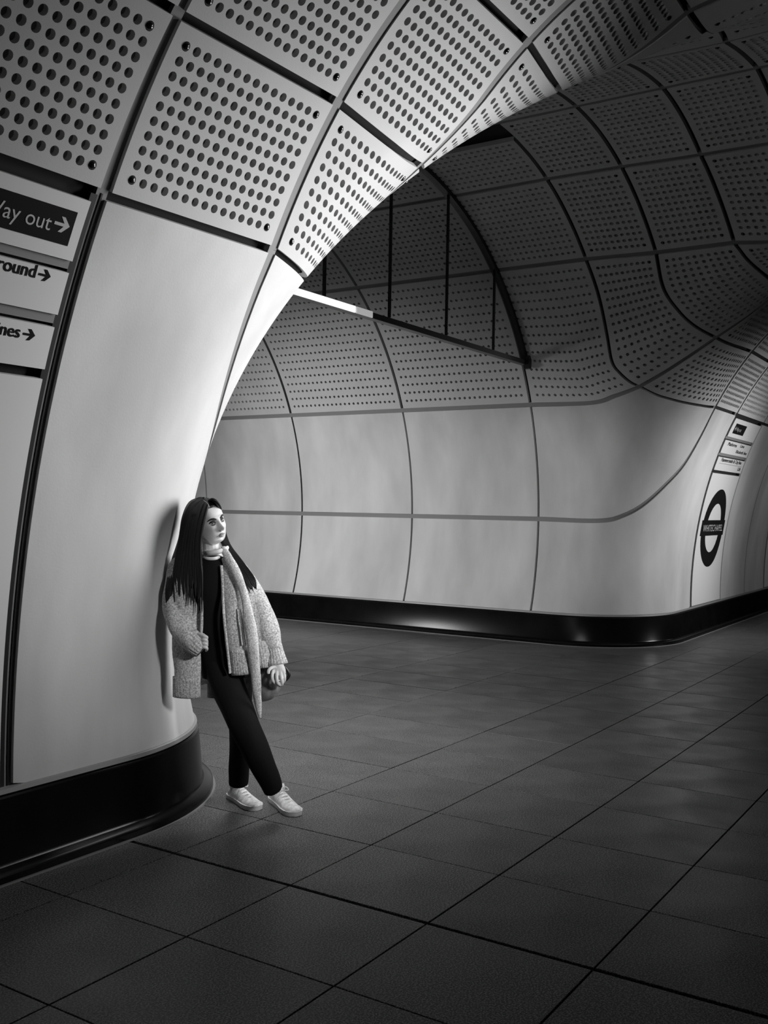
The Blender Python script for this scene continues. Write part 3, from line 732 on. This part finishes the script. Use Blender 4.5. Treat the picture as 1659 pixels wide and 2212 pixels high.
tube_bm(bm, [(418, 1384, 4.95), (427, 1388, 4.94), (435, 1390, 4.93)], [.024, .032, .030], [.016, .017, .015], n=14)
for k, (dy, L) in enumerate(((-13, 9), (-5, 12), (3, 12), (11, 9))): fing([(433, 1388+dy, 4.915), (441, 1387+dy, 4.897), (447, 1390+dy, 4.902), (445, 1395+dy, 4.92)], .0085)
fing([(422, 1374, 4.94), (430, 1370, 4.915), (438, 1371, 4.905), (444, 1374, 4.907)], .0088)
body = finish('body', bm, woman, M['skin'], remesh=.0032, sm=1)

# face details
def front(x, z, off=0.): return HP(x, face_y(x, z)+off, z)
for sx in (-1, 1):
    c = front(sx*.030, .004, -.0085)
    bm = bmesh.new(); sphere_bm(bm, c, .0122, seg=20); eye = finish('eye', bm, woman, M['eyewhite'])
    g = (hf*.93+CR*.25+hu*.05).normalized()
    bm = bmesh.new(); sphere_bm(bm, c+g*.0078, .0068, seg=16); finish('iris', bm, eye, M['iris'])
    def curve_strip(name, pts, r, material, off=.001, flat=.6):
        bm = bmesh.new(); P = [front(x, z, off+o) for x, z, o in pts]; tube_bm(bm, P, r, [q*flat for q in r], n=8, axis=hf, sub=4); return finish(name, bm, woman, material)
    curve_strip('eyelid', [(sx*.0165, .003, .004), (sx*.023, .0098, .0065), (sx*.031, .0115, .0070), (sx*.039, .0085, .0055), (sx*.045, .003, .003)], [.0020, .0040, .0048, .0042, .0024], M['brow'], 0)
    curve_strip('lower_lid', [(sx*.0185, .0, .004), (sx*.026, -.0048, .0062), (sx*.035, -.0045, .006), (sx*.043, .0, .004)], [.0010, .0020, .0022, .0012], M['brow'], 0)
    curve_strip('eyebrow', [(sx*.012, .017, 0), (sx*.020, .0215, 0), (sx*.032, .0255, 0), (sx*.043, .0235, 0), (sx*.052, .017, 0)], [.0034, .0052, .0050, .0038, .0016], M['brow'], .0005)
curve_strip('upper_lip', [(-.021, -.0655, -.001), (-.011, -.0615, 0), (-.004, -.0590, .001), (0, -.0600, .001), (.004, -.0590, .001), (.011, -.0615, 0), (.021, -.0655, -.001)], [.0010, .0034, .0042, .0036, .0042, .0034, .0010], M['lips'], -.001)
curve_strip('lower_lip', [(-.019, -.0668, -.001), (-.009, -.0705, 0), (0, -.0720, .001), (.009, -.0705, 0), (.019, -.0668, -.001)], [.0010, .0042, .0052, .0042, .0010], M['lips'], -.001)
curve_strip('mouth_line', [(-.027, -.0685, .0), (-.010, -.0655, .001), (0, -.0660, .001), (.010, -.0655, .001), (.027, -.0685, 0)], [.0010, .0016, .0018, .0016, .0010], M['brow'], .001)
for sx in (-1, 1): curve_strip('nostril', [(sx*.005, -.0435, 0), (sx*.010, -.0425, 0), (sx*.0145, -.0385, 0)], [.0020, .0028, .0014], M['brow'], 0)
bm = bmesh.new(); sphere_bm(bm, PP(433.5, 1160.5, 4.94), .0048, seg=14); finish('earring', bm, woman, M['pearl'])

# hair: scalp cap and long locks
bm = bmesh.new(); A_, B_ = 40, 22; rows = []
for i in range(B_+1):
    ph = math.pi*.5-(math.pi*.92)*i/B_; row = []
    for j in range(A_):
        a = 2*math.pi*j/A_; x = .086*math.cos(ph)*math.sin(a); y = .112*math.cos(ph)*math.cos(a)-.006; z = .112*math.sin(ph)+.012
        lim_ = .092 - .045*min(1, abs(x)/.06)**2             # hairline: keep the face clear
        if y > 0 and z < .072+ .0*x and face_y(x, min(z, .1)) > 0:
            y = min(y, max(-.01, .058*(z-.0)/.08 if z > 0 else -.012))
            if z < .05: y = min(y, -.004)
        if z < -.02 : x *= .9
        row.append(bm.verts.new(HP(x, y, z)))
    rows.append(row)
for i in range(B_):
    for j in range(A_): bm.faces.new((rows[i][j], rows[i][(j+1) % A_], rows[i+1][(j+1) % A_], rows[i+1][j]))
bm.faces.new(rows[-1])
hair = finish('hair', bm, woman, M['hair'], smooth=180)
def lock(pts, r, flat=.45, n=8):
    bm = bmesh.new(); tube_bm(bm, pts, r, [q*flat for q in r], n=n, sub=5); return finish('hair_lock', bm, hair, M['hair'], smooth=180)
r2 = random.Random(7)
# near side curtain: from the parting, over the temple and ear, down past the shoulder
for k in range(24):
    f = k/23; q = r2.uniform(-1, 1)
    top = (450-14*f, 1082-5*f, 4.955+.03*f)
    a = (446-34*f+q, 1098-7*f, 4.930+.06*f)
    b = (437-40*f+q, 1133-4*f, 4.922+.08*f)
    c = (432-43*f+2*q, 1170, 4.927+.075*f)
    d = (433-52*f+2*q, 1212, 4.935+.05*f)
    e_ = (437-62*f+3*q, 1250, 4.932+.05*f)
    z = (438-62*f+5*q, 1316-8*f-r2.uniform(0, 50)+(14 if f < .2 else 0), 4.928+.045*f)
    w_ = r2.uniform(.75, 1.15)
    lock([top, a, b, c, d, e_, z], [.005, .010*w_, .011*w_, .011*w_, .011*w_, .009*w_, .0015], flat=.6)
for k in range(11):                                       # back of the head towards the wall
    f = k/10; q = r2.uniform(-1, 1)
    lock([(442-8*f, 1076, 4.99+.08*f), (424-12*f, 1083+5*f, 5.0+.07*f), (409-10*f, 1120, 5.0+.08*f), (402-10*f+q, 1165, 5.01+.07*f), (388-12*f+2*q, 1215, 5.0+.05*f), (372-9*f+2*q, 1262+10*f, 4.985), (362+3*q, 1340-30*f, 4.985)], [.006, .013, .016, .015, .013, .010, .0015])
for k in range(9):                                        # far side, falling over her left shoulder
    f = k/8; q = r2.uniform(-1, 1)
    lock([(452+4*f, 1079+f, 4.98+.05*f), (464+4*f, 1086+2*f, 4.99+.06*f), (470+5*f, 1102+3*f, 5.03+.06*f), (472+8*f, 1140, 5.10), (485+8*f, 1178, 5.04), (504+15*f, 1212, 4.985), (524+22*f+2*q, 1246+4*f, 4.945), (540+14*f, 1278-8*f+5*q, 4.935)], [.006, .009, .010, .014, .013, .011, .009, .0015])
for k in range(10):                                       # hair swept right of the parting
    f = k/9
    lock([(449+1*f, 1082+2*f, 4.950+.06*f), (458+4*f, 1079+5*f, 4.948+.06*f), (467+3*f, 1084+6*f, 4.955+.06*f), (473+2*f, 1093+4*f, 4.975+.06*f), (477, 1104, 5.02+.05*f)], [.004, .008, .009, .008, .004])
bm = bmesh.new(); tube_bm(bm, [PP(440, 1081, 4.938), PP(446, 1085, 4.928), PP(450, 1090, 4.925), PP(453, 1097, 4.927)], [.0012]*4, [.001]*4, n=6, sub=3); finish('parting', bm, woman, M['skin'])

# black top
bm = bmesh.new()
tube_bm(bm, [(456, 1203, 5.05), (457, 1222, 5.045), (461, 1265, 5.045), (468, 1320, 5.065), (478, 1370, 5.085), (486, 1420, 5.095), (490, 1450, 5.10)], [.062, .135, .145, .125, .128, .130, .128], [.058, .095, .112, .098, .100, .100, .098], n=28)
finish('black_top', bm, woman, M['blackcloth'])
bm = bmesh.new(); P = []
for k in range(13):
    a = math.pi*(.02+.96*k/12); P.append(PP(456-17*math.cos(a), 1203+5.0*math.sin(a)-1, 5.0-.035*math.sin(a)))
tube_bm(bm, P, [.004]+[.0085]*11+[.004], [.003]+[.006]*11+[.003], n=10, sub=2); finish('white_collar', bm, woman, M['whitecloth'])
# trousers
bm = bmesh.new()
tube_bm(bm, [(486, 1395, 5.09), (488, 1425, 5.10), (490, 1462, 5.10)], [.125, .135, .125], [.098, .105, .09], n=24)
tube_bm(bm, [(474, 1425, 5.09), (492, 1480, 5.05), (512, 1530, 5.01), (534, 1580, 4.985), (556, 1628, 5.0), (578, 1675, 5.03), (590, 1703, 5.06)], [.088, .085, .080, .074, .068, .058, .050], [.088, .088, .080, .072, .068, .065, .062], n=24, wob=.02)
tube_bm(bm, [(512, 1425, 5.11), (516, 1480, 5.15), (518, 1530, 5.17), (519, 1580, 5.18), (518, 1630, 5.19), (516, 1670, 5.2), (515, 1693, 5.21)], [.080, .072, .060, .056, .055, .053, .050], [.085, .08, .075, .068, .064, .062, .060], n=24, wob=.02)
finish('trousers', bm, woman, M['blackcloth'], remesh=.006, sm=2)

# cardigan: one knitted garment
bm = bmesh.new()
tube_bm(bm, [(418, 1207, 5.06), (392, 1224, 5.06), (380, 1265, 5.05), (376, 1312, 5.03), (387, 1350, 4.98), (410, 1382, 4.94), (424, 1394, 4.93)], [.045, .058, .058, .056, .056, .052, .042], [.06, .070, .066, .064, .056, .048, .040], n=26, wob=.05)
tube_bm(bm, [(498, 1218, 5.05), (520, 1242, 5.05), (543, 1280, 5.04), (566, 1322, 5.03), (583, 1368, 5.02), (593, 1400, 5.01)], [.045, .055, .056, .056, .052, .040], [.06, .066, .064, .06, .056, .042], n=26, wob=.05)
# back
tube_bm(bm, [(448, 1205, 5.10), (448, 1260, 5.13), (455, 1340, 5.15), (468, 1420, 5.17), (478, 1470, 5.17)], [.12, .15, .155, .16, .15], [.03, .03, .03, .028, .02], n=26)
# left-hand front
tube_bm(bm, [(420, 1205, 5.01), (408, 1250, 4.99), (405, 1320, 4.99), (404, 1400, 5.0), (404, 1460, 5.02), (403, 1503, 5.04)], [.035, .068, .074, .072, .066, .064], [.020, .028, .030, .034, .028, .018], n=26, wob=.06)
# right-hand front
tube_bm(bm, [(487, 1205, 4.99), (500, 1250, 4.96), (506, 1320, 4.955), (515, 1390, 4.965), (523, 1448, 4.98)], [.022, .045, .052, .054, .052], [.020, .024, .028, .028, .020], n=26, wob=.05)
tube_bm(bm, [(540, 1290, 5.02), (552, 1340, 5.02), (562, 1390, 5.03), (568, 1438, 5.03)], [.045, .045, .042, .034], [.05, .05, .04, .022], n=22, wob=.05)
card = finish('cardigan', bm, woman, M['knit'], remesh=.0055, sm=2)
def kid(name, bm, material, parent=card, **k):
    return finish(name, bm, parent, material, **k)
bm = bmesh.new(); tube_bm(bm, [(592, 1394, 5.01), (596, 1412, 5.005), (600, 1436, 4.995)], [.038, .040, .050], [.036, .036, .04], n=72, rib=.05, ribn=18); kid('ribbed_cuff', bm, M['knit'], smooth=180)
bm = bmesh.new(); tube_bm(bm, [(408, 1376, 4.945), (424, 1392, 4.93), (437, 1404, 4.925)], [.050, .053, .044], [.045, .042, .034], n=72, rib=.05, ribn=18); kid('ribbed_cuff', bm, M['knit'], smooth=180)
bm = bmesh.new(); tube_bm(bm, [(521, 1402, 4.958), (524, 1430, 4.965), (527, 1456, 4.97)], [.056, .058, .060], [.026, .026, .022], n=90, rib=.03, ribn=26); kid('ribbed_hem', bm, M['knit'], smooth=180)
bm = bmesh.new(); tube_bm(bm, [(564, 1384, 5.0), (569, 1412, 5.0), (572, 1441, 5.0)], [.034, .040, .032], [.034, .034, .03], n=72, rib=.05, ribn=18); kid('ribbed_hem', bm, M['knit'], smooth=180)
bm = bmesh.new(); tube_bm(bm, [(403, 1462, 5.02), (403, 1485, 5.03), (403, 1506, 5.04)], [.068, .068, .068], [.026, .025, .022], n=90, rib=.03, ribn=26); kid('ribbed_hem', bm, M['knit'], smooth=180)
for q in (0, 1):
    bm = bmesh.new(); tube_bm(bm, [(513+7*q, 1316, 4.925), (518+7*q, 1350, 4.925), (523+7*q, 1394, 4.93)], [.004, .005, .004], [.005, .006, .005], n=8, wob=.2); kid('pocket_edge', bm, M['knit'])
for q, (x0, x1) in enumerate(((478, 492), (436, 432))):   # front bands
    bm = bmesh.new()
    pts = [(478, 1222, 4.945), (481, 1260, 4.925), (483, 1320, 4.92), (490, 1390, 4.935), (497, 1454, 4.95)] if q == 0 else [(436, 1236, 4.965), (436, 1290, 4.955), (436, 1340, 4.955), (435, 1372, 4.955)]
    k = len(pts); tube_bm(bm, pts, [.007]*k, [.010]*k, n=10, wob=.1); kid('front_band', bm, M['knit'])
# tail of the garment seen behind the legs
bm = bmesh.new(); tube_bm(bm, [(470, 1440, 5.17), (468, 1475, 5.17), (466, 1508, 5.17)], [.055, .05, .045], [.014, .014, .012], n=18); finish('cardigan_lining', bm, woman, M['bag'])

# scarf
bm = bmesh.new(); P = []
for k in range(15):
    a = math.pi*(-.10+1.2*k/14); P.append(PP(466-25*math.cos(a), 1187+6*math.sin(a)-5*(-math.cos(a)), 5.03-.088*math.sin(a)))
tube_bm(bm, P, [.003, .009]+[.0125]*10+[.010, .007, .003], [.003, .009]+[.012]*10+[.010, .007, .003], n=12, sub=2, wob=.06); finish('scarf_loop', bm, woman, M['whitecloth'])
bm = bmesh.new(); tube_bm(bm, [(481, 1183, 4.965), (492, 1202, 4.945), (508, 1232, 4.925), (523, 1268, 4.915), (533, 1310, 4.91), (540, 1350, 4.91), (547, 1400, 4.92), (551, 1445, 4.94), (555, 1490, 4.96), (558, 1525, 4.98), (562, 1550, 4.99)],
        [.012, .020, .022, .020, .022, .030, .027, .025, .022, .016, .006], [.012, .014, .016, .016, .018, .020, .018, .016, .014, .010, .005], n=20, wob=.06)
finish('scarf', bm, woman, M['knit2'])

# shoes
def shoe(heel, toe, ankle):
    h = Vector(heel); t = Vector(toe); d = (t-h); L = d.length; d.normalize(); s = d.cross(Vector((0, 0, 1))); up_ = Vector((0, 0, 1))
    bm = bmesh.new()
    prof = [(.0, .032, .050), (.06, .038, .074), (.2, .040, .080), (.38, .041, .076), (.55, .045, .060), (.72, .049, .048), (.88, .046, .042), (.97, .032, .034), (1.0, .012, .026)]
    rows = []
    for f, wdt, hh in prof:
        row = []
        for j in range(16):
            a = math.pi*j/15; x = math.cos(a)*wdt*(1-.15*math.sin(a)); z = .018+(hh-.018)*math.sin(a)**.7
            row.append(bm.verts.new(h+d*(f*L)+s*x+up_*z))
        rows.append(row)
    for i in range(len(rows)-1):
        for j in range(15): bm.faces.new((rows[i][j], rows[i][j+1], rows[i+1][j+1], rows[i+1][j]))
    bm.faces.new(rows[0]); bm.faces.new(rows[-1][::-1])
    for i in range(len(rows)-1): bm.faces.new((rows[i][0], rows[i+1][0], rows[i+1][15], rows[i][15]))
    sh = finish('trainer', bm, woman, M['shoe'], smooth=80)
    def k2(name, bm, m_): return finish(name, bm, sh, m_, smooth=50)
    bm = bmesh.new(); V0 = []; V1 = []; V2 = []
    out = [(-.06, .0), (-.04, .030), (.08, .041), (.3, .040), (.5, .044), (.7, .052), (.86, .050), (.97, .034), (1.02, .0)]
    poly = [(f, x) for f, x in out]+[(f, -x) for f, x in out[-2:0:-1]]
    V0 = [bm.verts.new(h+d*(f*L)+s*x+up_*.001) for f, x in poly]; V1 = [bm.verts.new(h+d*(f*L)+s*x*1.06+up_*.024) for f, x in poly]
    n_ = len(poly); bm.faces.new(V0[::-1]); bm.faces.new(V1)
    for i in range(n_): bm.faces.new((V0[i], V0[(i+1) % n_], V1[(i+1) % n_], V1[i]))
    k2('sole', bm, M['sole'])
    for q in range(5):
        f = .34+.085*q; z = .083-.0085*q; wdt = .020+.001*q
        bm = bmesh.new(); tube_bm(bm, [h+d*(f*L)+s*wdt*1.1+up_*(z-.012), h+d*((f+.02)*L)+up_*(z+.001), h+d*((f-.02)*L)-s*wdt*1.1+up_*(z-.012)], [.003]*3, [.0025]*3, n=8); k2('lace', bm, M['whitecloth'])
    for sg in (-1, 1):
        bm = bmesh.new(); c = h+d*(.33*L)+up_*.088
        tube_bm(bm, [c, c+s*sg*.020+up_*.010+d*.010, c+s*sg*.032+d*.022-up_*.004, c+s*sg*.016+d*.016-up_*.006, c], [.0028]*5, [.0028]*5, n=7); k2('lace_bow', bm, M['whitecloth'])
    bm = bmesh.new(); tube_bm(bm, [h+d*(.18*L)+up_*.070, h+d*(.16*L)+up_*.088, h+d*(.15*L)+up_*.098], [.036, .036, .034], [.044, .042, .038], n=20, axis=d); k2('shoe_collar', bm, M['shoe'])
def fl(px_, py_):
    d = CF+CR*((px_-829.5)*PXM)-CU*((py_-1106)*PXM); t = -CAMP.z/d.z; return CAMP+d*t
shoe(fl(502, 1722), fl(556, 1751), None)
shoe(fl(592, 1728), fl(640, 1764), None)

# shoulder bag held low in her left hand
bag = empty('shoulder_bag', tuple(PP(575, 1500, 5.06)), 'dark grey soft bag hanging from her hand by a black loop strap', 'bag')
bm = bmesh.new(); tube_bm(bm, [(578, 1438, 5.06), (581, 1458, 5.06), (581, 1478, 5.06), (573, 1497, 5.06), (561, 1513, 5.06)], [.050, .062, .062, .050, .012], [.03, .045, .05, .04, .01], n=28, wob=.03)
o = finish('bag_body', bm, bag, M['bag'])
bm = bmesh.new(); tube_bm(bm, [(584, 1437, 5.01), (600, 1436, 4.99), (611, 1437, 4.985), (619, 1446, 4.985), (624, 1458, 4.985), (619, 1467, 4.985), (610, 1474, 4.985), (605, 1482, 4.99), (597, 1477, 5.0)], [.003, .004, .006, .008, .009, .008, .006, .005, .003], [.003, .003, .004, .005, .005, .005, .004, .004, .003], n=10)
o = finish('strap', bm, bag, M['black'])
